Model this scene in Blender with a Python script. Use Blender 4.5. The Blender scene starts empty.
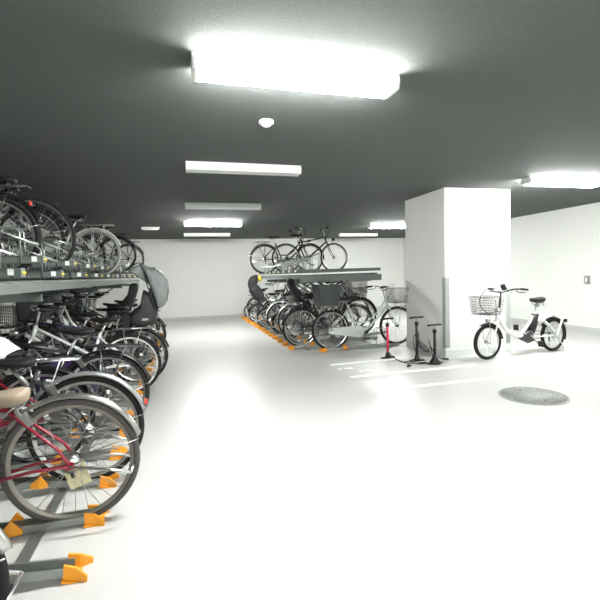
import bpy, math, random
from math import sin, cos, pi, radians
from mathutils import Vector, Matrix
random.seed(4)
sc = bpy.context.scene
COL = sc.collection

# ------------------------------------------------------------------ camera
cam_d = bpy.data.cameras.new('camera')
cam = bpy.data.objects.new('camera', cam_d)
COL.objects.link(cam)
cam_d.sensor_width = 36.0
cam_d.lens = 422.998 / 600 * 36
cam_d.clip_start = 0.02
Rv = Vector((0.96248129, -0.26980743, -0.0288741))
Uv = Vector((0.04377054, 0.04935792, 0.99782159))
Fv = Vector((0.26779452, 0.96164845, -0.05931569))
m = Matrix.Identity(4)
for i in range(3):
    m[i][0] = Rv[i]; m[i][1] = Uv[i]; m[i][2] = -Fv[i]
m[0][3], m[1][3], m[2][3] = 0, 0, 1.3
cam.matrix_world = m
sc.camera = cam

# ------------------------------------------------------------------ world, view
w = bpy.data.worlds.new('world'); sc.world = w; w.use_nodes = True
w.node_tree.nodes['Background'].inputs[0].default_value = (0.8, 0.85, 0.82, 1)
w.node_tree.nodes['Background'].inputs[1].default_value = 0.0
vs = sc.view_settings
vs.view_transform = 'Standard'; vs.look = 'None'; vs.gamma = 1.0; vs.use_curve_mapping = False
vs.exposure = 0.0
LAMP = 190.0          # radiance of the lit lamp diffusers
LAMP_COL = (0.985, 1.0, 0.975)
# lit tubes (x, y) / unlit tubes; every fixture is 1.24 m long along X; last two lit ones are unseen fill added behind the camera
LIT = [(0.73, 2.5), (0.73, 9.6), (5.15, 4.75), (5.25, 9.9), (0.73, -2.2), (5.15, -2.0)]
UNLIT = [(0.72, 4.7), (0.73, 7.2), (0.74, 12.0), (5.3, 12.15)]

# ------------------------------------------------------------------ materials
MATS = {}
def mat(name, col, rough=0.5, metal=0.0, spec=0.5, noise=None, bump=None, coat=0.0, emit=None, alpha=None, trans=None, ramp=None):
    if name in MATS: return MATS[name]
    M = bpy.data.materials.new(name); M.use_nodes = True
    nt = M.node_tree; b = nt.nodes['Principled BSDF']
    b.inputs['Base Color'].default_value = (*col, 1); b.inputs['Roughness'].default_value = rough
    b.inputs['Metallic'].default_value = metal; b.inputs['Specular IOR Level'].default_value = spec
    b.inputs['Coat Weight'].default_value = coat
    if trans: b.inputs['Transmission Weight'].default_value = trans
    if alpha is not None: b.inputs['Alpha'].default_value = alpha
    if emit:
        b.inputs['Emission Color'].default_value = (*LAMP_COL, 1); b.inputs['Emission Strength'].default_value = emit
    tc = nt.nodes.new('ShaderNodeTexCoord')
    if noise:   # (scale, amount): base colour varies by this share
        n = nt.nodes.new('ShaderNodeTexNoise'); n.inputs['Scale'].default_value = noise[0]; n.inputs['Detail'].default_value = 5
        nt.links.new(tc.outputs['Object'], n.inputs['Vector'])
        mx = nt.nodes.new('ShaderNodeMix'); mx.data_type = 'RGBA'
        a = noise[1]
        mx.inputs[6].default_value = (*[max(0, c * (1 - a)) for c in col], 1)
        mx.inputs[7].default_value = (*[min(1, c * (1 + a)) for c in col], 1)
        nt.links.new(n.outputs[0], mx.inputs[0]); nt.links.new(mx.outputs[2], b.inputs['Base Color'])
    if bump:
        n = nt.nodes.new('ShaderNodeTexNoise'); n.inputs['Scale'].default_value = bump[0]; n.inputs['Detail'].default_value = 6
        nt.links.new(tc.outputs['Object'], n.inputs['Vector'])
        bp = nt.nodes.new('ShaderNodeBump'); bp.inputs['Strength'].default_value = bump[1]; bp.inputs['Distance'].default_value = bump[2]
        nt.links.new(n.outputs[0], bp.inputs['Height']); nt.links.new(bp.outputs[0], b.inputs['Normal'])
    MATS[name] = M
    return M
floor_m = mat('pale_epoxy_floor', (0.53, 0.535, 0.515), 0.42, noise=(0.35, 0.035), bump=(1.2, 0.06, 0.02), coat=0.35)
MATS['pale_epoxy_floor'].node_tree.nodes['Principled BSDF'].inputs['Coat Roughness'].default_value = 0.26
ceil_m = mat('dark_fibre_ceiling', (0.118, 0.126, 0.12), 0.95, spec=0.1, noise=(90, 0.25), bump=(160, 0.5, 0.01))
wall_m = mat('off_white_wall_paint', (0.775, 0.785, 0.755), 0.8, spec=0.2, noise=(0.8, 0.025), bump=(60, 0.1, 0.002))
col_m = mat('white_column_paint', (0.82, 0.825, 0.8), 0.7, spec=0.3, bump=(60, 0.08, 0.002))
base_m = mat('grey_vinyl_skirting', (0.52, 0.53, 0.51), 0.6)
guard_m = mat('grey_corner_guard', (0.36, 0.38, 0.37), 0.55)
white_m = mat('white_enamel', (0.8, 0.81, 0.79), 0.4)
tube_m = mat('lit_tube', (0.9, 0.9, 0.9), 0.5, emit=LAMP)
tubeoff_m = mat('unlit_tube', (0.85, 0.87, 0.85), 0.3)
rub = mat('tyre_rubber', (0.014, 0.014, 0.014), 0.75, spec=.3, noise=(30, 0.2))
rub_g = mat('dusty_tyre_rubber', (0.075, 0.07, 0.065), 0.8, noise=(30, 0.2))
blk = mat('black_paint', (0.007, 0.007, 0.008), 0.3, coat=0.15)
dgrey = mat('dark_grey_paint', (0.035, 0.036, 0.038), 0.35, coat=0.3)
plas = mat('black_plastic', (0.014, 0.014, 0.014), 0.5, spec=.35)
silver = mat('polished_aluminium', (0.6, 0.61, 0.6), 0.28, 1.0)
steel = mat('stainless_spoke_steel', (0.42, 0.43, 0.42), 0.3, 1.0)
galv = mat('galvanised_steel', (0.36, 0.38, 0.365), 0.42, 0.85, noise=(14, 0.15))
wire = mat('dull_wire', (0.25, 0.26, 0.25), 0.5, 0.5)
gpaint = mat('grey_green_rack_paint', (0.14, 0.158, 0.147), 0.5, 0.2, noise=(8, 0.1))
wpaint = mat('white_gloss_paint', (0.82, 0.83, 0.81), 0.25, coat=0.5)
spaint = mat('silver_grey_paint', (0.6, 0.63, 0.6), 0.3, 0.2, coat=0.3)
red = mat('crimson_paint', (0.27, 0.01, 0.028), 0.3, coat=0.5)
pred = mat('red_pump_paint', (0.6, 0.02, 0.08), 0.35, coat=0.3)
navy = mat('navy_paint', (0.02, 0.03, 0.09), 0.3, coat=0.5)
green = mat('dark_green_paint', (0.015, 0.07, 0.045), 0.3, coat=0.5)
brown = mat('bronze_brown_paint', (0.12, 0.07, 0.045), 0.35, 0.3)
purple = mat('purple_mottled_plastic', (0.045, 0.025, 0.09), 0.45, noise=(60, 0.95))
beige = mat('beige_leather', (0.33, 0.265, 0.195), 0.5, noise=(20, 0.08))
blkleather = mat('black_leather', (0.014, 0.013, 0.013), 0.5, spec=.35)
orange = mat('orange_plastic', (0.85, 0.34, 0.02), 0.5, noise=(25, 0.12))
yellow = mat('yellow_plastic', (0.85, 0.62, 0.03), 0.5)
redref = mat('red_reflector', (0.6, 0.03, 0.02), 0.2, coat=0.6)
clearm = mat('lamp_lens', (0.7, 0.7, 0.68), 0.15, coat=0.5)
stick = mat('white_sticker', (0.85, 0.86, 0.84), 0.6)
card = mat('cream_card', (0.75, 0.68, 0.42), 0.8)
hoodm = mat('grey_cover_fabric', (0.2, 0.215, 0.208), 0.55, bump=(9, 0.5, 0.03))
hoodd = mat('dark_cover_fabric', (0.028, 0.03, 0.03), 0.7, bump=(12, 0.4, 0.02))
bagm = mat('white_cloth', (0.8, 0.78, 0.78), 0.7, bump=(7, 0.5, 0.02))
meshg = mat('charcoal_basket_net', (0.045, 0.05, 0.048), 0.7, bump=(220, 0.6, 0.004))
linem = mat('white_road_paint', (0.88, 0.89, 0.87), 0.6)
iron = mat('manhole_cast_iron', (0.3, 0.31, 0.29), 0.6, 0.3, noise=(30, 0.15))
def man_mat():
    M = mat('manhole_plate_pattern', (0.36, 0.37, 0.35), 0.6, 0.1)
    nt = M.node_tree; b = nt.nodes['Principled BSDF']
    v = nt.nodes.new('ShaderNodeTexVoronoi'); v.inputs['Scale'].default_value = 34
    tc = nt.nodes['Texture Coordinate']; nt.links.new(tc.outputs['Object'], v.inputs['Vector'])
    mx = nt.nodes.new('ShaderNodeMix'); mx.data_type = 'RGBA'
    mx.inputs[6].default_value = (0.34, 0.35, 0.33, 1); mx.inputs[7].default_value = (0.18, 0.19, 0.175, 1)
    nt.links.new(v.outputs['Distance'], mx.inputs[0]); nt.links.new(mx.outputs[2], b.inputs['Base Color'])
    bp = nt.nodes.new('ShaderNodeBump'); bp.inputs['Distance'].default_value = 0.004
    nt.links.new(v.outputs['Distance'], bp.inputs['Height']); nt.links.new(bp.outputs[0], b.inputs['Normal'])
    return M
man_m = man_mat()

# ------------------------------------------------------------------ mesh helpers
def V(*a): return Vector(a)
class MB:
    def __init__(s): s.v = []; s.f = []; s.sm = []
    def add(s, vs, fs, smooth=True):
        o = len(s.v); s.v += [tuple(v) for v in vs]
        for f in fs: s.f.append([i + o for i in f]); s.sm.append(smooth)
        return s
    def box(s, c, d, rot=None):
        hx, hy, hz = d[0] / 2, d[1] / 2, d[2] / 2
        vs = [Vector((x, y, z)) for x in (-hx, hx) for y in (-hy, hy) for z in (-hz, hz)]
        if rot is not None: vs = [rot @ v for v in vs]
        vs = [v + Vector(c) for v in vs]
        return s.add(vs, [(0, 1, 3, 2), (4, 6, 7, 5), (0, 4, 5, 1), (2, 3, 7, 6), (0, 2, 6, 4), (1, 5, 7, 3)], False)
    def loft(s, rings, closed=False, caps=True, smooth=True):
        n = len(rings[0]); vs = [p for r in rings for p in r]; fs = []; k = len(rings)
        for i in range(k if closed else k - 1):
            a, b = i * n, ((i + 1) % k) * n
            for j in range(n):
                fs.append((a + j, a + (j + 1) % n, b + (j + 1) % n, b + j))
        if caps and not closed:
            fs.append(tuple(range(n - 1, -1, -1))); fs.append(tuple(range((k - 1) * n, k * n)))
        return s.add(vs, fs, smooth)
    def tube(s, path, r, n=8, closed=False, flat=1.0):
        path = [Vector(p) for p in path]; k = len(path)
        rs = r if isinstance(r, (list, tuple)) else [r] * k
        rings = []; up = None
        for i in range(k):
            if closed: t = path[(i + 1) % k] - path[i - 1]
            else: t = path[min(i + 1, k - 1)] - path[max(i - 1, 0)]
            t.normalize()
            if up is None:
                up = Vector((0, 0, 1)) if abs(t.z) < 0.9 else Vector((0, 1, 0))
            up = (up - t * up.dot(t)).normalized()
            sd = t.cross(up)
            rings.append([path[i] + (sd * cos(2 * pi * j / n) + up * sin(2 * pi * j / n) * flat) * rs[i] for j in range(n)])
        return s.loft(rings, closed)
    def cyl(s, a, b, r, n=16, r2=None):
        return s.tube([a, b], [r, r if r2 is None else r2], n)
    def torus(s, c, R, r, n=40, k=8, flat=1.0):      # ring in the XZ plane
        c = Vector(c); rings = []
        for i in range(n):
            a = 2 * pi * i / n; d = Vector((cos(a), 0, sin(a)))
            rings.append([c + d * (R + r * cos(2 * pi * j / k) * flat) + Vector((0, r * sin(2 * pi * j / k), 0)) for j in range(k)])
        return s.loft(rings, True)
    def ball(s, c, rx, ry, rz, n=12, k=8):
        c = Vector(c); rings = []
        for i in range(k + 1):
            t = -pi / 2 + pi * i / k; q = max(cos(t), 0.02)
            rings.append([c + Vector((rx * q * cos(2 * pi * j / n), ry * q * sin(2 * pi * j / n), rz * sin(t))) for j in range(n)])
        return s.loft(rings)
    def puffy(s, outline, hw, cy=0.0, n=3, fold=0.0, seed=1):   # cushion-like body from an XZ outline
        rnd = random.Random(seed)
        pts = []
        L = len(outline)
        for i in range(L):
            a, b = Vector(outline[i]), Vector(outline[(i + 1) % L])
            for q in range(n): pts.append(a.lerp(b, q / n))
        cx = sum(p[0] for p in pts) / len(pts); cz = sum(p[1] for p in pts) / len(pts)
        rings = []
        for t, sc_ in ((-1, .45), (-.97, .7), (-.85, .86), (-.5, .96), (0, 1), (.5, .96), (.85, .86), (.97, .7), (1, .45)):
            ring = []
            for i, p in enumerate(pts):
                k = sc_ * (1 + fold * sin(i * 2.1 + t * 3) + rnd.uniform(-fold, fold) * .5)
                ring.append((cx + (p[0] - cx) * k, cy + t * hw, cz + (p[1] - cz) * k))
            rings.append(ring)
        return s.loft(rings)
    def mesh(s, name, m):
        me = bpy.data.meshes.new(name); me.from_pydata(s.v, [], s.f); me.update()
        me.polygons.foreach_set('use_smooth', s.sm)
        me.materials.append(m)
        return me
def bez(pts, n=10):
    """Catmull-Rom through the points"""
    P = [Vector(p) for p in pts]; P = [P[0] * 2 - P[1]] + P + [P[-1] * 2 - P[-2]]; out = []
    for i in range(1, len(P) - 2):
        for q in range(n):
            t = q / n
            out.append(0.5 * ((2 * P[i]) + (-P[i - 1] + P[i + 1]) * t + (2 * P[i - 1] - 5 * P[i] + 4 * P[i + 1] - P[i + 2]) * t * t + (-P[i - 1] + 3 * P[i] - 3 * P[i + 1] + P[i + 2]) * t ** 3))
    out.append(P[-2]); return out
def link(name, me, parent=None, loc=(0, 0, 0), rot=(0, 0, 0), scale=None):
    o = bpy.data.objects.new(name, me); COL.objects.link(o)
    o.location = loc; o.rotation_euler = rot
    if scale: o.scale = scale
    if parent: o.parent = parent
    return o
def tag(o, label=None, cat=None, group=None, kind=None):
    if label: o['label'] = label
    if cat: o['category'] = cat
    if group: o['group'] = group
    if kind: o['kind'] = kind
    return o
def struct(name, mb, m):
    o = link(name, mb.mesh(name, m)); o['kind'] = 'structure'; return o
CACHE = {}
def part(name, key, fn, m, parent, loc=(0, 0, 0), rot=(0, 0, 0), label=None):
    k = (key, m.name)
    if k not in CACHE:
        mb = MB(); fn(mb); CACHE[k] = mb.mesh(name, m)
    o = link(name, CACHE[k], parent, loc, rot)
    if label: o['label'] = label
    return o

# ------------------------------------------------------------------ room shell
X0, X1, Y0, Y1, H = -3.0, 7.75, -4.5, 13.77, 2.52
struct('floor', MB().box(((X0 + X1) / 2, (Y0 + Y1) / 2, -0.1), (X1 - X0 + .4, Y1 - Y0 + .4, 0.2)), floor_m)
struct('ceiling', MB().box(((X0 + X1) / 2, (Y0 + Y1) / 2, H + 0.1), (X1 - X0 + .4, Y1 - Y0 + .4, 0.2)), ceil_m)
struct('wall_back', MB().box(((X0 + X1) / 2, Y1 + .1, H / 2), (X1 - X0, .2, H)), wall_m)
struct('wall_front', MB().box(((X0 + X1) / 2, Y0 - .1, H / 2), (X1 - X0, .2, H)), wall_m)
struct('wall_left', MB().box((X0 - .1, (Y0 + Y1) / 2, H / 2), (.2, Y1 - Y0, H)), wall_m)
struct('wall_right', MB().box((X1 + .1, (Y0 + Y1) / 2, H / 2), (.2, Y1 - Y0, H)), wall_m)
struct('baseboard_back', MB().box(((X0 + X1) / 2, Y1 - .006, .04), (X1 - X0, .012, .08)), base_m)
struct('baseboard_right', MB().box((X1 - .006, (Y0 + Y1) / 2, .05), (.012, Y1 - Y0, .1)), base_m)
struct('baseboard_left', MB().box((X0 + .006, (Y0 + Y1) / 2, .04), (.012, Y1 - Y0, .08)), base_m)
# column
CX, CY, CW, CL = 3.775, 5.482, 1.163, 1.138
c = struct('column', MB().box((CX + CW / 2, CY + CL / 2, H / 2), (CW, CL, H)), col_m)
struct('trim_1', MB().box((CX + CW / 2, CY + CL / 2, .05), (CW + .02, CL + .02, .1)), mat('pale_column_skirting', (0.66, 0.68, 0.66), 0.6))
def guard(mb, sx):
    mb.box((sx * .035, -.004, .55), (.07, .008, 1.06)); mb.box((-.004 * sx, .031, .55), (.008, .062, 1.06))
for nm, gx, sx in (('corner_guard', CX, 1), ('corner_guard', CX + CW, -1)):
    o = part(nm, ('guard', sx), lambda mb, sx=sx: guard(mb, sx), guard_m, None, (gx, CY, .12))
    tag(o, 'grey corner guard on the column edge beside the foot pumps' if sx == 1 else 'grey corner guard on the column edge behind the white electric bicycle', 'corner guard', 'corner guards on the column')

# ------------------------------------------------------------------ lamps
def fixture(mb):
    mb.box((0, 0, -.009), (1.25, .15, .018))
def cover(mb):
    sec = [(-.085, -.018), (-.09, -.05), (-.075, -.085), (.075, -.085), (.09, -.05), (.085, -.018)]
    mb.loft([[(x, y, z) for y, z in sec] for x in (-.6, .6)], smooth=False)
def endc(mb):
    sec = [(-.087, -.016), (-.093, -.05), (-.077, -.088), (.077, -.088), (.093, -.05), (.087, -.016)]
    mb.loft([[(x, y, z) for y, z in sec] for x in (-.011, .011)], smooth=False)
LN = {(0.73, 2.5): 'lit ceiling lamp nearest above the empty floor', (0.73, 9.6): 'lit ceiling lamp far off in front of the back wall, above the aisle',
      (5.15, 4.75): 'lit ceiling lamp to the side of the white column above the electric bicycle', (5.25, 9.9): 'lit ceiling lamp partly hidden behind the white column',
      (0.73, -2.2): 'added unseen fill lamp on the ceiling behind the viewer', (5.15, -2.0): 'added unseen fill lamp far from the racks behind the viewer',
      (0.72, 4.7): 'unlit white batten lamp just beyond the smoke detector', (0.73, 7.2): 'unlit white batten lamp, middle one of the aisle row',
      (0.74, 12.0): 'unlit white batten lamp close to back wall above the aisle', (5.3, 12.15): 'unlit white batten lamp near the back wall beside the column',}
for lit, lst in ((True, LIT), (False, UNLIT)):
    for (x, y) in lst:
        r = link('ceiling_lamp', None, None, (x, y, H - .0005))
        tag(r, LN[(x, y)], 'ceiling lamp', 'fluorescent batten lamps on the ceiling')
        part('housing', 'fix', fixture, white_m, r)
        for s_ in (-1, 1): part('end_plate', 'endc', endc, white_m, r, (s_ * .611, 0, 0))
        part('diffuser', 'cover', cover, tube_m if lit else tubeoff_m, r, label='glowing diffuser' if lit else None)
r = link('emergency_lamp', None, None, (-0.65, 10.6, H - .0005)); tag(r, 'short pale emergency light on the ceiling near the far end of the wall rack', 'ceiling lamp')
part('housing', 'emh', lambda mb: mb.loft([[(x, -.05, 0), (x, -.035, -.045), (x, .035, -.045), (x, .05, 0)] for x in (-.2, .2)], smooth=False), white_m, r)
part('diffuser', 'emd', lambda mb: mb.box((0, 0, -.055), (.34, .045, .02)), tubeoff_m, r)
r = link('smoke_detector', None, None, (0.70, 3.36, H)); tag(r, 'round white smoke detector on the dark ceiling', 'smoke detector')
def disc(mb, prof, n=28):
    mb.loft([[(R_ * cos(2 * pi * j / n), R_ * sin(2 * pi * j / n), z) for j in range(n)] for R_, z in prof])
part('base', 'sdb', lambda mb: disc(mb, [(.01, -.022), (.052, -.022), (.06, -.015), (.06, 0)]), white_m, r)
part('sensor_cap', 'sdc', lambda mb: disc(mb, [(.005, -.045), (.022, -.044), (.034, -.035), (.036, -.023)]), white_m, r)

# wall switch on the right wall
r = link('wall_switch', None, None, (X1, 6.54, 1.04)); tag(r, 'small metal switch box on the white side wall', 'switch')
part('box', 'swb', lambda mb: mb.box((-.02, 0, 0), (.04, .1, .16)), galv, r)
part('rocker', 'swr', lambda mb: mb.box((-.043, 0, 0), (.008, .04, .08)), white_m, r)

# manhole
r = link('manhole_cover', None, None, (3.4, 3.46, 0)); tag(r, 'round grey manhole cover set in the pale floor', 'manhole cover')
part('frame_ring', 'mhr', lambda mb: mb.loft([[(R_ * cos(2 * pi * j / 64), R_ * sin(2 * pi * j / 64), z) for j in range(64)] for R_, z in ((.322, .0), (.322, .007), (.303, .007), (.303, .0))], True, smooth=False), iron, r)
part('plate', 'mhp', lambda mb: disc(mb, [(.01, .006), (.3005, .006), (.3005, 0)], 64), man_m, r)
for x, y in ((-.02, -.17), (0.03, .2)): part('lift_hole', 'mhh', lambda mb: disc(mb, [(.002, .0005), (.018, .0005), (.018, 0)], 16), plas, r, (x, y, .0062))

# floor markings
def fline(xa, xb, y, wd, name, label):
    o = link(name, MB().box(((xb - xa) / 2, 0, 0.0012), (xb - xa, wd, .0024)).mesh(name, linem), None, (xa, y, 0)); tag(o, label, 'floor marking', 'painted bay lines on the floor')
fline(2.0, 3.0, 5.66, .085, 'painted_line', 'white painted floor line closest to the lower rack of the island')
fline(1.99, 3.85, 4.88, .085, 'painted_line', 'white painted floor line just in front of the foot pumps')
fline(2.36, 3.75, 4.21, .085, 'painted_line', 'white painted floor line nearest to the manhole cover')
pn = link('painted_number', None, None, (2.0, 5.0, 0)); tag(pn, 'small worn white number marks between two painted floor lines', 'floor marking')
for bx, by in ((.03, .36), (.25, .14)):        # two rows of short painted marks, too worn to read
    for dx, wd_, dy in ((0, .07, .0), (.085, .05, .012), (.15, .08, 0)):
        part('digit', ('digit', wd_), lambda mb: mb.loft([[(-wd_ / 2, -.04, z), (wd_ / 2, -.035, z), (wd_ / 2 * .6, 0, z), (wd_ / 2, .03, z), (-wd_ / 2, .04, z), (-wd_ / 2 * .7, 0, z)] for z in (0, .0024)], smooth=False), linem, pn, (bx + dx, by + dy, 0))

# ------------------------------------------------------------------ bicycles
def f_tyre(R, t): return lambda mb: mb.torus((0, 0, 0), R - t, t, 56, 8)
def f_rim(R, t):
    def g(mb):
        Ri = R - 2 * t + .004
        sec = [(0, .011), (.004, .012), (.004, -.012), (0, -.011), (-.016, -.007), (-.019, 0), (-.016, .007)]
        mb.loft([[((Ri + a) * cos(q), b, (Ri + a) * sin(q)) for a, b in sec] for q in [2 * pi * i / 56 for i in range(56)]], True)
    return g
def f_spokes(R, t, n, r):
    def g(mb):
        Ri = R - 2 * t - .008
        for i in range(n):
            a = 2 * pi * i / n; sd = 1 if i % 2 else -1; h = a + (0.9 if (i // 2) % 2 else -0.9)
            mb.tube([(.022 * cos(h), sd * .03, .022 * sin(h)), (Ri * cos(a), 0, Ri * sin(a))], r, 4)
    return g
def f_hub(mb):
    mb.tube([(0, -.05, 0), (0, -.034, 0), (0, -.032, 0), (0, -.02, 0), (0, .02, 0), (0, .032, 0), (0, .034, 0), (0, .05, 0)],
            [.008, .01, .027, .016, .016, .027, .01, .008], 12)
def f_drum(mb):
    mb.tube([(0, -.05, 0), (0, -.034, 0), (0, -.032, 0), (0, -.02, 0), (0, .018, 0), (0, .02, 0), (0, .045, 0), (0, .05, 0)],
            [.008, .014, .03, .02, .02, .048, .046, .01], 16)
def f_fender(R, a0, a1, wd=.027):
    def g(mb):
        Rf = R + .018; rings = []
        sec = [(-.012, -wd), (.0, -wd * .8), (.008, -wd * .4), (.010, 0), (.008, wd * .4), (0, wd * .8), (-.012, wd),
               (-.013, wd * .9), (-.004, wd * .7), (.005, 0), (-.004, -wd * .7), (-.013, -wd * .9)]
        n = 30
        for i in range(n + 1):
            q = radians(a0 + (a1 - a0) * i / n)
            rings.append([((Rf + a) * cos(q), b, (Rf + a) * sin(q)) for a, b in sec])
        mb.loft(rings)
        for q in (a0 + 12, ) if a1 - a0 > 60 else ():
            pass
    return g
def f_stay(R, a):
    def g(mb):
        q = radians(a); e = (R + .012)
        for s in (-1, 1): mb.tube([(0, s * .055, 0), (e * cos(q), s * .03, e * sin(q))], .0028, 5)
    return g
def saddle_f(w_=.085):
    def g(mb):
        prof = [(-.13, .3, .02), (-.12, .72, .034), (-.09, .97, .042), (-.05, 1.0, .044), (0, .8, .04), (.05, .45, .034), (.1, .27, .03), (.135, .2, .026), (.148, .08, .014)]
        rings = []
        for x, k, hgt in prof:
            ww = w_ * k; rings.append([(x, ww * cos(a), (hgt * sin(a) * (.5 if sin(a) > 0 else .9)) + .01 * abs(x * 6)) for a in [2 * pi * j / 16 for j in range(16)]])
        mb.loft(rings)
    return g
def f_rails(mb):
    for s in (-1, 1): mb.tube([(-.08, s * .035, -.03), (-.03, s * .022, -.055), (.04, s * .022, -.055), (.1, s * .01, -.025)], .004, 6)
    for s in (-1, 1):
        mb.tube([(-.085 + .012 * cos(t * 1.1), s * .045 + .012 * sin(t * 1.1), -.065 + .0032 * t) for t in range(14)], .0028, 5)
    mb.box((0, 0, -.06), (.035, .05, .02))
def basket_f(lx, ly, lz, r, net):
    def g(mb):
        k = .8
        def ring(z, f, rr): mb.tube([(x * lx / 2 * f, y * ly / 2 * f, z) for x, y in ((-1, -1), (0, -1.03), (1, -1), (1.03, 0), (1, 1), (0, 1.03), (-1, 1), (-1.03, 0))], rr, 6, True)
        for i in range(net + 1):
            t = i / net; ring(lz * t, k + (1 - k) * t, r * (2.2 if i == net else 1))
        nx = net * 2
        for i in range(nx + 1):
            u = -1 + 2 * i / nx
            for s in (-1, 1):
                mb.tube([(u * lx / 2 * k, s * ly / 2 * k, 0), (u * lx / 2, s * ly / 2, lz)], r, 4)
                mb.tube([(s * lx / 2 * k, u * ly / 2 * k, 0), (s * lx / 2, u * ly / 2, lz)], r, 4)
            mb.tube([(u * lx / 2 * k, -ly / 2 * k, 0), (u * lx / 2 * k, ly / 2 * k, 0)], r, 4)
            mb.tube([(-lx / 2 * k, u * ly / 2 * k, 0), (lx / 2 * k, u * ly / 2 * k, 0)], r, 4)
    return g
def solid_basket_f(lx, ly, lz):
    def g(mb):
        def rr(z, f, ins=0):
            a, b = lx / 2 * f - ins, ly / 2 * f - ins; c_ = .03
            return [(-a, -b + c_, z), (-a + c_, -b, z), (a - c_, -b, z), (a, -b + c_, z), (a, b - c_, z), (a - c_, b, z), (-a + c_, b, z), (-a, b - c_, z)]
        mb.loft([rr(0, .84), rr(lz, 1), rr(lz + .008, 1.02), rr(lz + .008, .97), rr(lz, .96, .004), rr(.01, .82, .004)], smooth=False)
    return g
def f_childseat(mb):
    rings = []
    for z, w_, x, dp in ((0, .13, .02, .2), (.08, .15, -.0, .2), (.16, .16, -.04, .16), (.28, .155, -.08, .1), (.34, .155, -.1, .1), (.4, .14, -.11, .1), (.45, .08, -.12, .07)):
        o_, i_ = [], []
        for j in range(9):
            a = pi / 2 + pi * j / 8
            o_.append((x + dp * (1 + cos(a) * 1.0) - .02 - dp * .0, w_ * sin(a), z)); i_.append((x + dp * (1 + cos(a) * .86) - .0, (w_ - .016) * sin(a), z + .004))
        rings.append(o_ + i_[::-1])
    mb.loft(rings)
    mb.box((.16, 0, .05), (.24, .25, .04))
    for s in (-1, 1):
        mb.box((.24, s * .15, -.1), (.09, .015, .3)); mb.box((.27, s * .17, -.25), (.15, .07, .02))
def f_carrier(R, L):
    def g(mb):
        zt = .06
        pts = [(-L * .62, -.055, zt), (-L * .62, .055, zt), (L * .38, .055, zt), (L * .38, -.055, zt)]
        mb.tube(pts, .006, 6, True); mb.tube([(-L * .62, 0, zt), (L * .38, 0, zt)], .005, 6)
        for x in (-L * .4, -L * .1, L * .2): mb.tube([(x, -.055, zt), (x, .055, zt)], .004, 5)
        for s in (-1, 1):
            mb.tube([(-L * .35, s * .058, zt), (0.0, s * .068, -R + .01)], .005, 6)
            mb.tube([(L * .1, s * .058, zt), (0.0, s * .068, -R + .01)], .005, 6)
    return g
def f_bar(style):
    def g(mb):
        for s in (-1, 1):
            if style == 'swept': P = [(0, 0, 0), (.015, s * .07, .0), (.0, s * .19, .035), (-.07, s * .26, .045), (-.2, s * .285, .03)]
            elif style == 'drop': P = [(0, 0, 0), (0, s * .16, 0), (.06, s * .2, 0), (.1, s * .205, -.05), (.04, s * .21, -.12), (-.03, s * .21, -.13)]
            else: P = [(0, 0, 0), (0, s * .1, .0), (-.012, s * .29, .01)]
            mb.tube(bez(P, 5), .011, 8)
    return g
def f_grip(style, s):
    def g(mb):
        if style == 'swept': P = [(-.09, s * .268, .043), (-.21, s * .287, .028)]
        elif style == 'drop': P = [(.1, s * .205, -.04), (.04, s * .21, -.12)]
        else: P = [(-.008, s * .19, .006), (-.013, s * .305, .011)]
        mb.tube(P, .0165, 8)
    return g
def f_lever(style, s):
    def g(mb):
        if style == 'swept': mb.tube([(-.05, s * .25, .04), (-.045, s * .235, .012), (-.1, s * .24, -.01), (-.19, s * .27, -.012)], .006, 6)
        else: mb.tube([(.005, s * .16, .0), (.05, s * .17, -.01), (.055, s * .24, -.015), (.05, s * .28, -.018)], .006, 6)
    return g
def f_crank(mb):
    for a in [2 * pi * i / 5 for i in range(5)]: mb.tube([(0, -.045, 0), (.08 * cos(a), -.045, .08 * sin(a))], .007, 5)
    mb.torus((0, -.045, 0), .085, .006, 28, 6)
    mb.cyl((0, -.07, 0), (0, .07, 0), .012, 10)
    mb.tube([(0, -.068, 0), (.12, -.078, -.11)], .009, 6); mb.tube([(0, .068, 0), (-.12, .078, .11)], .009, 6)
def f_pedal(mb): mb.box((0, 0, 0), (.085, .075, .022)); mb.box((0, 0, 0), (.06, .085, .012))
def f_case(bx):
    def g(mb):   # closed chain case from crank to rear hub, on the drive (-y) side
        out = []
        for i in range(13): a = -pi / 2 + pi * i / 12; out.append((bx + .1 * cos(a), .1 * sin(a) - .0))
        for i in range(9): a = pi / 2 + pi * i / 8; out.append((.0 + .05 * cos(a) - .02, .05 * sin(a) + .04))
        mb.loft([[(x, y, z) for x, z in out] for y in (-.062, -.04)], smooth=False)
    return g
def f_chain(bx, dz):
    def g(mb):
        mb.tube([(0, -.045, .03), (bx, -.045, dz + .085)], .0045, 5); mb.tube([(0, -.045, -.03), (bx, -.045, dz - .085)], .0045, 5)
        mb.torus((0, -.045, 0), .032, .006, 20, 6)
        mb.tube([(.0, -.055, -.01), (.02, -.05, -.07), (.01, -.05, -.11)], .012, 6)
    return g
def f_light(mb):
    mb.tube([(-.03, 0, 0), (-.02, 0, 0), (.03, 0, 0), (.04, 0, 0)], [.012, .026, .032, .028], 12); mb.box((-.02, 0, -.03), (.015, .012, .06))
def f_stand(R, w_=.12):
    def g(mb):   # double stand, folded up behind the rear hub or lowered
        for s in (-1, 1): mb.tube([(0, s * .06, 0), (-.06, s * w_, -R * .55), (-.1, s * w_, -R + .008)], .008, 6)
        mb.tube([(-.1, -w_, -R + .008), (-.1, w_, -R + .008)], .008, 6)
    return g
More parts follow.
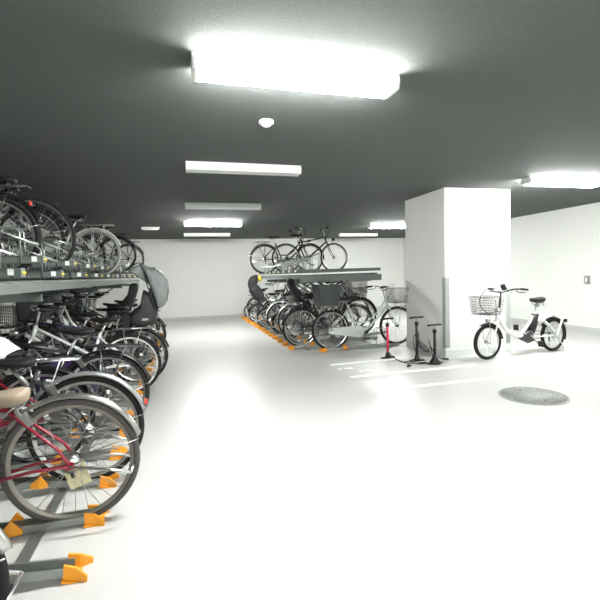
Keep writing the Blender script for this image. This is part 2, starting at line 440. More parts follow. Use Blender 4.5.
def f_frame(style, R, wb):
    def g(mb):
        bx, bz = .44 * wb / 1.12, .285
        bb = V(bx, 0, bz); st = bb + V(-.165, 0, .43); hb = V(wb - .175, 0, .68 if R > .3 else .6); ht = hb + V(-.045, 0, .15)
        if style == 'ebike': st = bb + V(-.125, 0, .34); hb = V(wb - .165, 0, .56); ht = hb + V(-.05, 0, .17)
        mb.cyl(hb, ht, .02, 12); mb.cyl(bb + V(0, -.035, 0), bb + V(0, .035, 0), .024, 12)
        mb.tube([bb, st], .0165, 10)
        for s in (-1, 1):
            mb.tube([bb + V(-.02, s * .03, 0), (bx * .4, s * .05, R * .98), (0, s * .062, R)], .0095, 8)
            mb.tube([bb.lerp(st, .88) + V(0, s * .014, 0), (.05, s * .052, R + .09), (0, s * .062, R)], .008, 8)
            mb.box((0, s * .062, R), (.04, .006, .04))
        if style == 'step':
            mb.tube(bez([hb + V(-.01, 0, .02), (wb * .68, 0, .47), (wb * .5, 0, .32), bb], 6), .018, 10)
            mb.tube(bez([ht + V(0, 0, -.02), (wb * .7, 0, .6), (wb * .52, 0, .44), bb.lerp(st, .36)], 6), .013, 8)
        elif style == 'mixte':
            mb.tube([hb + V(-.01, 0, .03), bb], .017, 10)
            mb.tube([ht + V(0, 0, -.03), bb.lerp(st, .42)], .015, 10)
        elif style == 'diamond':
            mb.tube([hb + V(-.01, 0, .03), bb], .019, 10)
            mb.tube([ht + V(0, 0, -.02), st + V(.01, 0, -.03)], .016, 10)
        elif style == 'ebike':
            mb.tube(bez([hb + V(-.015, 0, .07), (wb * .74, 0, .42), (wb * .6, 0, .315), (wb * .47, 0, .3), bb + V(0.02, 0, .03)], 8), .032, 12)
            mb.tube(bez([(wb * .5, 0, .32), (bx + .03, 0, .42), bb.lerp(st, .9)], 6), .02, 10)
    return g
def f_fork(R, wb, hbz):
    def g(mb):
        hb = V(wb - .175, 0, hbz)
        mb.tube([hb + V(.01, -.04, -.01), hb + V(.005, 0, .005), hb + V(.01, .04, -.01)], .013, 8)
        for s in (-1, 1): mb.tube(bez([hb + V(.008, s * .042, -.005), (wb - .085, s * .05, R + (hbz - R) * .35), (wb - .0, s * .052, R)], 6), [.0115] * 6 + [.01] * 6 + [.009], 8)
    return g
def handle_z(R, style): return 1.0 if style != 'drop' else .93

def bicycle(loc, heading, label, group=None, name='bicycle', style='step', R=.34, wb=1.12, frame=None, tyre=None, rim=None, sad=None,
            fend=None, bar='swept', basket=None, case=None, carrier=True, seat=False, tilt=0.0, rear_basket=None, stand=False, light=True,
            guard=None, sx=0.0, t=.019, sr=.0014, lean=0.0, ns=28, cat='bicycle', steer=0.0, tail=False, crot=0.0, ring=False, hz=None, sz=None, sdx=0.0, dz=0.0, sth=1.0):
    loc = (loc[0], loc[1], loc[2] + dz)
    frame = frame or blk; tyre = tyre or rub; rim = rim or silver; sad = sad or blkleather
    r = link(name, None, None, loc, (lean, -tilt, heading)); tag(r, label, cat, group)
    bx, bz = .44 * wb / 1.12, .285
    eb = style == 'ebike'
    hbz = .56 if eb else (.68 if R > .3 else .6)
    part('frame', ('frame', style, R, wb), f_frame(style, R, wb), frame, r)
    part('fork', ('fork', R, wb, hbz), f_fork(R, wb, hbz), frame, r)
    for x, hub in ((0, f_drum), (wb, f_hub)):
        wh = part('wheel', ('rim', R, t), f_rim(R, t), rim, r, (x, 0, R), (0, 0, 0))
        part('tyre', ('tyre', R, t), f_tyre(R, t), tyre, wh)
        part('spokes', ('sp', R, t, ns, sr), f_spokes(R, t, ns, sr), steel, wh)
        part('hub', hub.__name__, hub, silver, wh)
    if fend:
        f = part('fender', ('fend', R, 'r'), f_fender(R, 35, 162), fend, r, (0, 0, R))
        part('stay', ('stay', R, 165), f_stay(R, 165), steel, f)
        f = part('fender', ('fend', R, 'f'), f_fender(R, 20, 175), fend, r, (wb, 0, R), (0, 0, 0)) if False else part('fender', ('fend', R, 'f'), f_fender(R, -5, 150), fend, r, (wb, 0, R))
        part('stay', ('stay', R, 150), f_stay(R, 148), steel, f) if False else part('stay', ('stay', R, 0), f_stay(R, 0), steel, f)
    if guard: part('dress_guard', ('dg', R), lambda mb: [mb.loft([[((q) * cos(a), s * .045, q * sin(a)) for a in [pi * .0 + 1.15 * pi * j / 20 for j in range(21)]] for q in (.1, R - .03)], caps=False) for s in (-1, 1)], guard, r, (0, 0, R))
    # seat
    st = V(bx - (.125 if eb else .165), 0, bz + (.34 if eb else .43)); zt = sz or (.86 if R > .3 else .84)
    part('seat_post', ('post', round(st.x, 3), round(st.z, 3), zt, sdx), lambda mb: mb.tube([st - V(-.04, 0, .1), V(st.x - .055 + sdx, 0, zt - .04)], .0125, 10), silver, r)
    sd = part('saddle', 'saddle', saddle_f(), sad, r, (st.x - .05 + sdx, 0, zt))
    sd.scale = (1, 1, sth)
    part('saddle_springs', 'rails', f_rails, steel, sd)
    # steering
    hx = wb - .22; z = (hz or handle_z(R, bar)); hx2 = hx - .05
    part('stem', ('stem', round(hx, 3), z, hbz), lambda mb: (mb.tube([(hx, 0, hbz + .14), (hx2 + .01, 0, z - .02)], .0125, 10), mb.tube([(hx2 + .01, 0, z - .03), (hx2 + .03, 0, z)], .014, 8)), silver if not eb else plas, r)
    hbm = part('handlebar', ('bar', bar), f_bar(bar), silver if bar == 'swept' and not eb else plas, r, (hx2 + .03, 0, z), (0, 0, steer))
    for s in (-1, 1):
        part('grip', ('grip', bar, s), f_grip(bar, s), plas, hbm)
        part('brake_lever', ('lev', bar, s), f_lever(bar, s), plas, hbm)
    part('brake_cable', ('cab', round(wb, 3), z, bar), lambda mb: [mb.tube(bez([(hx2 + .01, s * .2, z + .02), (hx2 + .14, s * .14, z + .09 - .05 * (s > 0)), (hx2 + .17, s * .03, z - .04), (hx + .03, s * .015, hbz + .1)], 6), .0028, 5) for s in (-1, 1)], plas, r)
    # drive
    ck = part('crankset', 'crank', f_crank, silver if frame is not blk else dgrey, r, (bx, 0, bz), (0, crot, 0))
    part('pedal', 'pedal', f_pedal, plas, ck, (.12, -.125, -.11)); part('pedal', 'pedal', f_pedal, plas, ck, (-.12, .125, .11))
    if case: part('chain_case', ('case', round(bx, 3)), f_case(bx), case, r, (0, 0, bz))
    else: part('chain', ('chain', round(bx, 3), R), f_chain(bx, bz - R), dgrey, r, (0, 0, R))
    if carrier:
        cr = part('carrier', ('carr', R), f_carrier(R, .42), silver if frame is not blk else dgrey, r, (0, 0, 2 * R))
    if tail: part('reflector', 'refl', lambda mb: mb.tube([(0, 0, 0), (-.008, 0, 0), (-.018, 0, 0)], [.02, .022, .015], 14), redref, r, (-(R + .035) * cos(tail), 0, R + (R + .035) * sin(tail)))
    if ring:
        part('ring_lock', ('ring', R), lambda mb: (mb.tube([(.3 * .055 * cos(a) , .058 * sin(a), .06 * cos(a)) for a in [-2.3 + 4.6 * i / 18 for i in range(19)]], .011, 8), mb.box((-.01, .06, -.01), (.03, .03, .07))), silver, r, (R * .56, 0, R + R * .8), (0, .6, 0))
    if light: part('headlight', 'light', f_light, plas if frame is blk else silver, r, (wb - .02, 0, 2 * R + .08 if not eb else 2 * R + .06))
    if basket == 'net': part('basket', 'sbask', solid_basket_f(.32, .4, .25), meshg, r, (wb - .0, 0, 2 * R + .1))
    elif basket: part('basket', ('bask', R > .3), basket_f(.32, .38, .25, .0024, 7), basket, r, (wb + .02, 0, (.75 if R > .3 else .66)))
    if basket: part('basket_bracket', ('bbr', R, wb), lambda mb: [mb.tube([(wb + .05, s * .08, (.75 if R > .3 else .66)), (wb, s * .06, R)], .004, 5) for s in (-1, 1)] + [mb.tube([(wb - .2, 0, (.8 if R > .3 else .72)), (wb - .1, 0, (.8 if R > .3 else .72))], .01, 6)], steel, r)
    if seat:
        part('child_seat', 'cseat', f_childseat, plas, r, (-.1, 0, 2 * R + .1))
    if rear_basket: part('rear_basket', 'rbask', solid_basket_f(.43, .36, .33), meshg, r, (-.06, 0, 2 * R + .085))
    if stand: part('kickstand', ('stand', R), f_stand(R), silver, r, (-.0, 0, R))
    else: part('kickstand', ('standup', R), lambda mb: [mb.tube([(0, s * .07, 0), (-.2, s * .1, -.03), (-.3, s * .1, -.06)], .007, 6) for s in (-1, 1)] + [mb.tube([(-.3, -.1, -.06), (-.3, .1, -.06)], .007, 6)], silver, r, (0, 0, R))
    return r

W = pi     # heading for bikes in the wall rack (front wheel at the wall)
LY = lambda k: 2.02 + .43 * k
T = radians(8)
ZL = .016
# --- lower tier of the wall rack: (slot, X of rear hub, options)
low = [
 (-1, -.90, dict(R=.3, fend=silver, frame=dgrey, label='grey bicycle with a polished mudguard cut off at the bottom corner of the view')),
 (1, -.60, dict(style='mixte', frame=red, sad=beige, fend=mat('worn_steel_fender', (.36, .36, .34), .28, .9), rim=mat('dusty_rim', (.3, .28, .25), .5, .6), tyre=rub_g, label='crimson bicycle with beige saddle, nearest wheel in the wall rack', sr=.0016, sz=.72, sdx=.085, ring=True, carrier=False, dz=-.01, sth=1.5)),
 (2, -.635, dict(ring=True, tail=.45, carrier=False, sdx=.2, style='step', frame=dgrey, fend=mat('grey_fender', (.3, .31, .31), .35, .6), sad=blkleather, label='dark bicycle with grey mudguard and long black saddle, right behind the crimson bicycle', sz=.77, guard=None)),
 (3, -.98, dict(style='mixte', frame=red, fend=blk, basket=blk, label='dark red bicycle whose saddle is wrapped in a white bag', sz=.8)),
 (4, -.66, dict(ring=True, style='diamond', basket=blk, frame=blk, fend=blk, bar='flat', label='black city bicycle with black mudguard, third wheel edge from the viewer on the aisle', carrier=True)),
 (5, -1.05, dict(basket=wire, R=.31, frame=blk, fend=blk, guard=purple, label='black bicycle with a purple patterned guard around its rear wheel', carrier=False, sz=.74)),
 (7, -.6, dict(style='mixte', frame=wpaint, fend=blk, rim=wpaint, label='white framed bicycle with bright rims and black mudguards in the wall rack', seat=False, t=.02)),
 (8, -.56, dict(basket='net', style='step', frame=blk, fend=blk, seat=True, label='black bicycle carrying the grey covered child seat')),
 (9, -.95, dict(basket=blk, style='diamond', frame=navy, fend=None, bar='flat', carrier=False, label='navy sports bicycle without mudguards behind the covered child seat')),
 (10, -.75, dict(style='step', frame=spaint, fend=silver, basket=wire, label='silver grey bicycle two places beyond the covered child seat')),
 (11, -.85, dict(style='step', frame=blk, fend=blk, basket=blk, seat=True, label='black bicycle with uncovered child seat deep in the wall rack')),
 (12, -.95, dict(basket='net', style='mixte', frame=brown, fend=silver, label='brown bicycle deep in the lower wall rack, beyond the black child seat')),
 (13, -.63, dict(basket=blk, style='step', frame=blk, fend=blk, label='black bicycle whose tyre pokes out last past the covered seat')),
 (14, -.9, dict(style='step', frame=green, fend=silver, basket=wire, label='dark green bicycle near the far end of the wall rack')),
 (15, -.8, dict(basket=blk, style='mixte', frame=blk, fend=blk, label='black bicycle second from the far end of the wall rack')),
 (17, -.8, dict(style='step', frame=spaint, fend=silver, basket=wire, label='silver bicycle at the far end of the lower wall rack')),
]
for k, x, o in low:
    o = dict(o); lab = o.pop('label')
    tl = T if k % 2 == 0 else 0.0
    if k in (2, 4, 8): tl = radians(4)
    bicycle((x, LY(k), ZL + (.015 if tl else 0)), W, lab, 'bicycles in the lower tier of the wall rack', tilt=tl, lean=random.uniform(-.015, .015), **o)
UY = lambda k: 3.0 + .45 * k
up = [
 (0, -1.75, dict(style='step', frame=blk, fend=blk, R=.34, label='black bicycle on the upper tier, cut off by the edge of view')),
 (2, -1.405, dict(style='mixte', R=.33, t=.026, frame=blk, fend=blk, tail=.8, label='black bicycle with thick tyres, rear rack and red reflector on the upper tier')),
 (3, -1.28, dict(style='diamond', R=.36, t=.016, frame=dgrey, fend=None, bar='flat', carrier=False, label='large slim wheeled dark bicycle on the upper tier beside the one with red reflector')),
 (5, -1.55, dict(style='step', frame=blk, fend=blk, R=.33, label='black bicycle pushed back on the upper tier before the white tyred one', basket=blk)),
 (8, -1.16, dict(style='step', R=.34, frame=spaint, tyre=mat('pale_tyre', (.45, .46, .44), .7), fend=wpaint, label='bicycle with pale tyre and white mudguard on the upper tier')),
 (10, -1.5, dict(style='mixte', R=.34, frame=blk, fend=blk, bar='flat', label='black bicycle beyond the pale tyred one on the upper tier')),
 (13, -1.16, dict(style='step', R=.34, frame=blk, fend=blk, label='black bicycle near the far end of the upper tier, second last')),
 (17, -1.16, dict(style='step', R=.34, frame=blk, fend=blk, label='black bicycle at the far end of the upper tier')),
]
UZ = lambda k: 1.345 + (.1 if k % 2 else 0)
for k, x, o in up:
    o = dict(o); lab = o.pop('label')
    bicycle((x, UY(k), UZ(k) - (.1 if k in (3,) else 0)), W, lab, 'bicycles on the upper tier of the wall rack', **o)

# --- island rack: lower tier
RY = lambda j: 6.72 + .43 * j
ilow = [
 (0, 2.40, dict(style='step', frame=spaint, fend=None, case=spaint, basket=wire, rear_basket=True, wb=1.24, t=.022, tyre=rub, label='silver city bicycle with front wire basket and dark rear basket, nearest in the island rack')),
 (1, 2.04, dict(style='step', frame=blk, fend=blk, basket=wire, label='black bicycle with wire basket directly behind the silver city bicycle')),
 (2, 2.1, dict(style='step', frame=dgrey, fend=blk, seat=True, basket=blk, label='dark bicycle with rounded black child seat in the island rack')),
 (3, 2.3, dict(style='mixte', frame=wpaint, fend=wpaint, basket=wpaint, label='white bicycle with white basket in the middle of the island rack')),
 (4, 2.2, dict(style='mixte', frame=brown, fend=silver, label='brown bicycle hidden among the others in the island rack', bar='flat')),
 (5, 2.11, dict(style='mixte', R=.25, frame=blk, fend=blk, label='black small wheeled bicycle with low seat in the island rack', carrier=False, wb=1.0, t=.022)),
 (6, 2.14, dict(style='step', frame=brown, fend=wpaint, label='bicycle with pale mudguard behind the small wheeled black one')),
 (8, 1.98, dict(style='mixte', R=.25, frame=blk, fend=blk, label='small dark bicycle with black saddle toward the far end of the island rack', carrier=False, wb=1.0)),
 (9, 2.3, dict(style='diamond', frame=navy, bar='flat', carrier=False, label='dark blue sports bicycle toward the far end of the island rack')),
 (11, 2.0, dict(style='mixte', R=.25, frame=blk, fend=blk, label='small black bicycle carrying the black shrouded child seat', carrier=True, wb=1.0)),
 (13, 2.2, dict(style='step', frame=blk, fend=blk, basket=blk, label='black bicycle with basket next to last in the island rack')),
 (14, 2.0, dict(style='mixte', R=.23, frame=blk, fend=None, label='farthest bicycle of the island rack, small black wheels near the back wall', carrier=False, wb=.95)),
]
for j, x, o in ilow:
    o = dict(o); lab = o.pop('label')
    tl = radians(7) if j % 2 else 0
    bicycle((x, RY(j), ZL + (.015 if tl else 0)), 0.0, lab, 'bicycles in the lower tier of the island rack', tilt=tl, **o)
IY = lambda j: 7.15 + .45 * j
bicycle((1.9, IY(6), 1.345), 0.0, 'black step-through bicycle on the island rack top, wheel overhanging the aisle', 'bicycles on top of the island rack', style='step', frame=blk, fend=blk, R=.345, t=.02)
bicycle((2.32, IY(5), 1.345), 0.0, 'black sports bicycle on the island rack top, closer to the column', 'bicycles on top of the island rack', style='diamond', frame=blk, R=.34, wb=1.16, bar='flat', carrier=False, t=.02)

# ------------------------------------------------------------------ racks
def f_tray(L, w_=.06, h=.04):
    def g(mb):
        sec = [(-w_ / 2 - .012, h), (-w_ / 2 - .012, h - .004), (-w_ / 2 - .003, h - .004), (-w_ / 2 - .003, -.003), (w_ / 2 + .003, -.003), (w_ / 2 + .003, h - .004), (w_ / 2 + .012, h - .004), (w_ / 2 + .012, h),
               (w_ / 2, h), (w_ / 2, 0), (-w_ / 2, 0), (-w_ / 2, h)]
        # concave section: build as strips
        rings = [[(x, y, z) for y, z in sec] for x in (0, L)]
        mb.loft(rings, caps=False, smooth=False)
    return g
def f_cap(mb):      # flared plastic mouth at the tray end (mouth towards -x)
    for s in (-1, 1):
        mb.loft([[(.03, s * .036, -.005), (.03, s * .046, -.005), (.03, s * .046, .06), (.03, s * .036, .06)],
                 [(-.02, s * .04, -.012), (-.02, s * .052, -.012), (-.02, s * .052, .05), (-.02, s * .04, .05)],
                 [(-.07, s * .058, -.025), (-.07, s * .07, -.025), (-.07, s * .07, .018), (-.07, s * .058, .018)]], smooth=False)
    mb.box((-.015, 0, -.012), (.1, .12, .01), Matrix.Rotation(-.15, 3, 'Y'))
def f_stop(mb):
    for s in (-1, 1):
        mb.loft([[(-.06, s * .034, .0), (-.06, s * .044, .0), (-.06, s * .044, .03), (-.06, s * .034, .03)],
                 [(0, s * .04, .0), (0, s * .056, .0), (0, s * .056, .1), (0, s * .044, .1)],
                 [(.06, s * .034, .0), (.06, s * .044, .0), (.06, s * .044, .03), (.06, s * .034, .03)]], smooth=False)
    mb.box((0, 0, .003), (.1, .1, .006))
def f_hoop(x, hgt, w_=.05):
    def g(mb):
        for s in (-1, 1):
            P = [(x, s * w_, 0), (x, s * w_, hgt - .03), (x + .03, s * w_, hgt), (x + .17, s * w_, hgt), (x + .2, s * w_, hgt - .03), (x + .2, s * w_, 0)]
            mb.tube(P, .006, 6)
    return g
def f_arm(mb):
    for s in (-1, 1):
        mb.tube([(.04, s * .045, .13), (.5, s * .045, .33)], .008, 6)
        mb.tube([(.5, s * .045, .33), (.5, s * .045, 0)], .007, 6)
def rack(origin, sgn, ylow, yup, lowx, lowL, upx, upL, label, ya, yb, upz, tilted, lowextra=None, yup_end=None):
    """sgn=-1: trays run to -X from the aisle; built with local x pointing away from the aisle"""
    rt = link('bicycle_rack', None, None, origin); tag(rt, label, 'bicycle rack')
    ox, oy, oz = origin
    rz = pi if sgn < 0 else 0.0
    def at(x, y, z): return (sgn * x, y - oy, z)
    yu = yup_end or yb
    for i, y in enumerate(ylow):
        lx = lowx if not (lowextra and i in lowextra) else lowextra[i][0]
        LL = lowL if not (lowextra and i in lowextra) else lowextra[i][1]
        tl = tilted(i)
        t_ = part('lower_tray', ('tray', LL), f_tray(LL), galv, rt, at(lx, y, .013), (0, -tl, rz))
        part('end_cap', 'cap', f_cap, orange, t_, (0, 0, .0), label='orange plastic mouth')
        part('wheel_stop', 'stop', f_stop, orange, t_, (.37, 0, .0), label='orange plastic wheel stop').scale = (.8, .9, .8)
        part('hoop', 'lhoop', f_hoop(.95, .32, .045), galv, t_)
    for i, y in enumerate(yup):
        z = upz(i)
        t_ = part('upper_tray', ('utray', upL), f_tray(upL, .062, .05), gpaint, rt, at(upx, y, z), (0, 0, rz))
        part('sticker', ('stk', sgn), lambda mb: mb.box((.05, .0365 if sgn < 0 else -.0365, .0265), (.034, .001, .04)), stick, t_, label='white number sticker')
        part('end_plate', 'uep', lambda mb: mb.box((-.003, 0, .022), (.006, .075, .056)), gpaint, t_)
        part('end_knob', 'knob', lambda mb: (mb.tube([(-.02, 0, .02), (-.012, 0, .02), (.01, 0, .02)], [.006, .011, .01], 10)), yellow, t_, label='yellow pull knob')
        part('hoop', ('uhoop', z), f_hoop(.13, .25, .042), galv, t_)
        part('support_arm', 'arm', f_arm, galv, t_)
    for x in (upx + .09, upx + upL - .2):
        part('beam', ('beam', round(yu - ya, 2)), lambda mb: mb.box((0, (yu - ya) / 2, .015), (.05, yu - ya, .07)), gpaint, rt, at(x, ya, 1.342 - .055 - .005 - .03))
    part('end_beam', ('ebeam', sgn), lambda mb: mb.box((sgn * .79, 0, 0), (1.5, .05, .11)), gpaint, rt, at(upx + .05, ya + .03, 1.222))
    part('slide_rail', ('srail', round(yu - ya, 2)), lambda mb: mb.box((0, (yu - ya) / 2, 0), (.04, yu - ya, .05)), gpaint, rt, at(upx + upL * .55, ya, 1.27))
    n = 5
    for i in range(n):
        y = ya + .5 + (yu - ya - 1.0) * i / (n - 1)
        xs = upx + 1.05
        part('post', 'post', lambda mb: mb.box((0, 0, .6), (.07, .05, 1.2)), galv, rt, at(xs, y, 0))
        part('bracket', 'brk', lambda mb: (mb.box(((1.05 - .09) / 2 - .3, 0, 1.18), (1.5, .04, .06)), mb.tube([(.0, 0, .85), (.5, 0, 1.16)], .02, 6)), gpaint, rt, at(xs, y, 0), (0, 0, rz + pi))
        part('foot', 'foot', lambda mb: mb.box((0, 0, .006), (.16, .14, .012)), galv, rt, at(xs, y, 0))
    for x in (lowx + .25, lowx + lowL - .35):
        part('floor_rail', ('frail', round(yb - ya, 2)), lambda mb: mb.box((0, (yb - ya) / 2, .015), (.06, yb - ya, .03)), galv, rt, at(x, ya, -.02))
    return rt
wl = [LY(k) for k in range(-2, 20)]
rack((0, 0, 0), -1, wl, [UY(k) for k in range(-3, 19)], .52, 1.9, .95, 1.9,
     'long two-tier bicycle rack along the side wall with orange tray ends', .9, 11.4, lambda i: 1.342 + (.1 if (i - 3) % 2 else 0), lambda i: 0.0 if (i - 2) % 2 else radians(6))
rack((0, 0, 0), 1, [RY(j) for j in range(0, 16)], [IY(j) for j in range(0, 8)], 1.82, 1.85, 1.86, 1.68,
     'shorter two-tier island bicycle rack between the aisle and the column', 6.9, 13.5, lambda i: 1.342, lambda i: radians(5) if i % 2 else 0.0,
     lowextra={0: (2.27, 1.4)}, yup_end=10.5)

# ------------------------------------------------------------------ child seat covers and loose things
def outline(px):  # list of (X, Z)
    return px
yc = LY(8)
hood = [(-0.457, 1.484), (-0.37, 1.447), (-0.3, 1.445), (-0.233, 1.395), (-0.189, 1.346), (-0.158, 1.272), (-0.151, 1.162), (-0.174, 1.041), (-0.22, 0.969), (-0.289, 0.924), (-0.378, 1.243)]
rt = link('child_seat_cover', None, None, (0, yc, 0)); tag(rt, 'grey hooded rain cover with dark skirt over a rear child seat', 'rain cover')
rt.location = (-.40, yc, .86)
def sh(pts, dx=.40, dz=-.86): return [(a + dx, b + dz) for a, b in pts]
part('hood', 'hood', lambda mb: mb.puffy(sh(hood), .21, 0, 4, .022, 3), hoodm, rt, label='grey fabric hood')
part('skirt', 'skirt', lambda mb: mb.puffy(sh([(-0.449, 1.173), (-0.365, 1.134), (-0.289, 0.936), (-0.32, 0.755), (-0.47, 0.727), (-0.615, 0.76), (-0.611, 0.844), (-0.493, 0.97)]), .2, 0, 3, .01, 5), hoodd, rt, label='dark lower skirt')
for s in (-1, 1):
    part('piping', ('piping', s), lambda mb: mb.tube(bez([(-.22, s * .18, .55), (-.057, s * .2, .63), (.0, s * .222, .42), (.06, s * .222, .22), (.105, s * .2, .07)], 6), .007, 6), plas, rt)
part('window_net', 'wn', lambda mb: mb.puffy(sh([(-0.627, 1.417), (-0.456, 1.496), (-0.373, 1.23), (-0.498, 1.33)]), .17, 0, 3, .01, 6), hoodm, rt)
part('label_patch', 'lp', lambda mb: mb.box((-.03, -.203, -.03), (.07, .004, .025)), guard_m, rt)
# black shrouded seat in the island rack
ys = RY(11)
rt = link('child_seat_cover', None, None, (1.98, ys, .62)); tag(rt, 'hunched black fabric cover standing over a small bicycle at the rack end', 'rain cover')
part('shroud', 'shr', lambda mb: mb.tube(bez([(.14, 0, -.04), (.07, 0, .1), (-.02, 0, .24), (-.1, 0, .38), (-.12, 0, .5), (-.05, 0, .6), (.03, 0, .61)], 5), [.12] * 5 + [.15] * 5 + [.16] * 5 + [.13] * 5 + [.13] * 5 + [.11] * 5 + [.06], 12), hoodd, rt)
o = part('tip', 'tip', lambda mb: mb.ball((.07, 0, .61), .08, .08, .08), yellow, rt, label='yellow rounded tip')
# white bag over the saddle in slot 3
bx_ = LY(3)
o = link('saddle_bag', MB().puffy([(-.17, -.12), (.1, -.13), (.2, -.02), (.12, .05), (-.02, .13), (-.2, .15), (-.24, .0)], .12, 0, 3, .03, 8).mesh('saddle_bag', bagm), None, (-1.30, bx_, .86))
tag(o, 'white cloth bag wrapped over a saddle in the wall rack', 'bag')
# card on the tray beneath the crimson wheel
o = link('paper_card', MB().box((0, 0, 0), (.12, .003, .15), Matrix.Rotation(-.3, 3, 'Y')).mesh('paper_card', card), None, (-.64, LY(1) + .24, .17))
tag(o, 'cream paper card standing behind the spokes of the nearest wheel', 'card')

# ------------------------------------------------------------------ white electric bicycle
fx, fy, rx, ry = 4.205, 5.10, 5.53, 5.25
hd = math.atan2(fy - ry, fx - rx); wbE = math.hypot(fx - rx, fy - ry)
eb = bicycle((rx, ry, 0.0), hd, 'white electric bicycle with small wheels and wire basket, parked beside the white column', name='electric_bicycle', style='ebike',
             R=.255, wb=wbE, frame=wpaint, fend=None, basket=mat('dark_wire', (.1, .1, .1), .5, .5), carrier=False, t=.026, stand=True, sr=.0018, hz=.97, light=True, tail=False, cat='bicycle', sz=.82, steer=.05, sth=1.5, crot=-pi / 2)
bxE, bzE = .44 * wbE / 1.12, .285
part('battery', 'ebat', lambda mb: mb.tube([(bxE - .05, 0, .33), (bxE - .1, 0, .46), (bxE - .15, 0, .6)], [.065, .07, .055], 10, flat=.8), plas, eb)
part('motor', 'emot', lambda mb: mb.puffy([(bxE - .1, .2), (bxE + .02, .17), (bxE + .17, .24), (bxE + .14, .33), (bxE - .04, .38)], .055, 0, 3), dgrey, eb)
part('rear_carrier', 'ecar', lambda mb: (
    mb.loft([[(-.22, -.07, .59), (-.22, .07, .59), (-.22, .07, .625), (-.22, -.07, .625)], [(.2, -.07, .56), (.2, .07, .56), (.2, .07, .6), (.2, -.07, .6)], [(.38, -.05, .5), (.38, .05, .5), (.38, .05, .53), (.38, -.05, .53)]], smooth=False),
    [mb.tube([(-.16, s * .075, .59), (0, s * .08, .27), (.02, s * .08, .25)], .013, 8) for s in (-1, 1)],
    [mb.tube([(.3, s * .06, .53), (.16, s * .075, .42), (.02, s * .08, .25)], .013, 8) for s in (-1, 1)],
    [mb.tube([(.3, s * .07, .28), (.02, s * .08, .25)], .011, 8) for s in (-1, 1)]), wpaint, eb, label='thick white rear carrier')
part('fender', 'efr', f_fender(.255, 35, 200, .035), plas, eb, (0, 0, .255)); part('fender', 'eff', f_fender(.255, 60, 175, .035), plas, eb, (wbE, 0, .255))
part('tail_lamp', 'etl', lambda mb: mb.box((0, 0, 0), (.03, .05, .05)), plas, eb, (-.28, 0, .46))
part('control_panel', 'ecp', lambda mb: (mb.box((0, 0, 0), (.05, .05, .09), Matrix.Rotation(.5, 3, 'Y')), mb.cyl((0, 0, -.05), (0, 0, 0), .012)), plas, eb, (wbE - .24, .06, 1.04))
part('cable_loop', 'ecl', lambda mb: mb.tube(bez([(wbE - .25, -.05, 1.0), (wbE - .12, -.1, 1.02), (wbE + .03, -.1, .9), (wbE + .04, -.08, .76), (wbE - .06, -.04, .67), (wbE - .2, 0, .7)], 8), .006, 6), plas, eb)

# ------------------------------------------------------------------ floor pumps
def pump(x, y, h, m_, label, ang=0.3, gauge=True):
    r = link('floor_pump', None, None, (x, y, 0), (0, 0, ang)); tag(r, label, 'bicycle pump')
    part('foot_base', 'pf', lambda mb: (mb.box((0, 0, .012), (.22, .06, .018)), mb.tube([(0, 0, .01), (0, 0, .05), (0, 0, .09)], [.05, .036, .026], 14)), plas, r)
    part('barrel', ('pb', h), lambda mb: mb.cyl((0, 0, .08), (0, 0, h - .1), .02, 14), m_, r)
    part('collar', ('pc', h), lambda mb: mb.tube([(0, 0, h - .12), (0, 0, h - .11), (0, 0, h - .07), (0, 0, h - .06)], [.02, .028, .028, .012], 12), plas, r)
    part('rod', ('pr', h), lambda mb: mb.cyl((0, 0, h - .07), (0, 0, h - .01), .007, 8), steel, r)
    part('handle', ('ph', h), lambda mb: mb.tube([(-.12, 0, h - .005), (-.1, 0, h), (-.03, 0, h + .002), (.03, 0, h + .002), (.1, 0, h), (.12, 0, h - .005)], [.011, .016, .014, .014, .016, .011], 10), plas, r)
    return r
p1 = pump(2.97, 5.78, .6, pred, 'red floor pump with black handle in front of the silver city bicycle wheel', .15)
p2 = pump(3.24, 5.40, .64, plas, 'taller black floor pump between the red pump and the other black pump', .1)
p3 = pump(3.37, 5.15, .55, plas, 'black floor pump with a wide conical foot nearest to the viewer', .1)
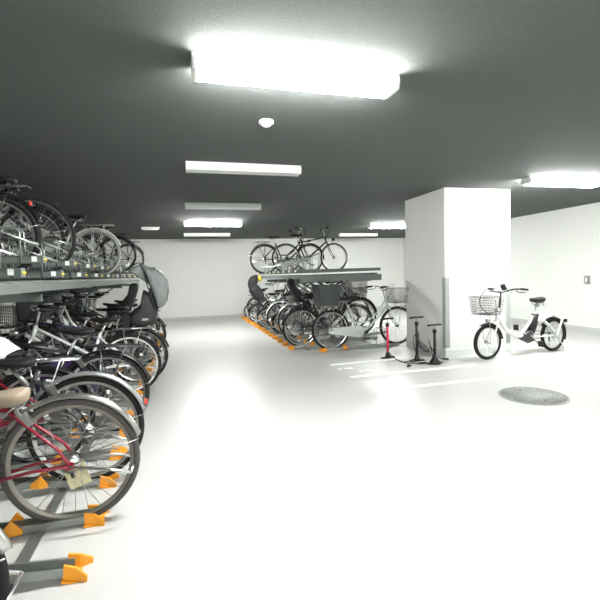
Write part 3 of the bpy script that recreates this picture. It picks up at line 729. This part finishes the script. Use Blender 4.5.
part('foot_cone', 'pfc', lambda mb: mb.tube([(0, 0, .0), (0, 0, .02), (0, 0, .07), (0, 0, .13)], [.085, .08, .045, .024], 16), plas, p3)
part('hose', 'h1', lambda mb: mb.tube(bez([(.02, -.03, .06), (.0, -.2, .02), (-.02, -.42, .009), (.1, -.55, .008), (.14, -.6, .008)], 8), .007, 6), plas, p1)
part('valve_head', 'vh1', lambda mb: mb.tube([(.1, -.58, .014), (.17, -.6, .014), (.22, -.62, .014)], [.012, .016, .01], 8), plas, p1)
part('hose', 'h2', lambda mb: mb.tube(bez([(.02, .02, .07), (-.03, .05, .3), (.04, .03, .42), (.05, .02, .3), (.03, .06, .05), (-.1, .05, .01), (-.2, .02, .008)], 8), .006, 6), plas, p2)
part('hose', 'h3', lambda mb: mb.tube(bez([(0, .03, .07), (.06, .2, .3), (.12, .25, .22), (.2, .22, .06), (.26, .15, .014)], 8), .007, 6), plas, p3)
part('valve_head', 'vh3', lambda mb: mb.tube([(.26, .15, .016), (.34, .12, .016)], [.015, .012], 8), plas, p3)
r = link('air_adapter', None, None, (2.94, 5.10, 0), (0, 0, .4)); tag(r, 'tiny black valve adapter lying alone on the pale floor', 'pump adapter')
part('body', 'aab', lambda mb: mb.tube([(-.04, 0, .018), (0, .01, .02), (.04, 0, .018)], [.012, .018, .01], 8), plas, r)
part('lever', 'aal', lambda mb: mb.tube([(0, 0, .02), (.02, .04, .04), (.05, .05, .03)], .006, 6), plas, r)
# coil of thin cable at the foot of the column
mb = MB()
rnd = random.Random(2)
for q in range(2):
    P = [(cos(a) * (.13 + .02 * q) + rnd.uniform(-.01, .01), sin(a) * .05 + rnd.uniform(-.01, .01), .1 + .08 * sin(a + .4 * q) + .012 * q) for a in [2 * pi * i / 20 for i in range(20)]]
    mb.tube(P, .006, 5, True)
mb.tube(bez([(.13, 0, .14), (.22, -.08, .04), (.3, -.14, .008)], 6), .007, 5)
o = link('coiled_hose', mb.mesh('coiled_hose', dgrey), None, (3.66, 5.9, 0), (0, 0, 1.5)); tag(o, 'loose coil of thin dark hose leaning against the column foot', 'hose')
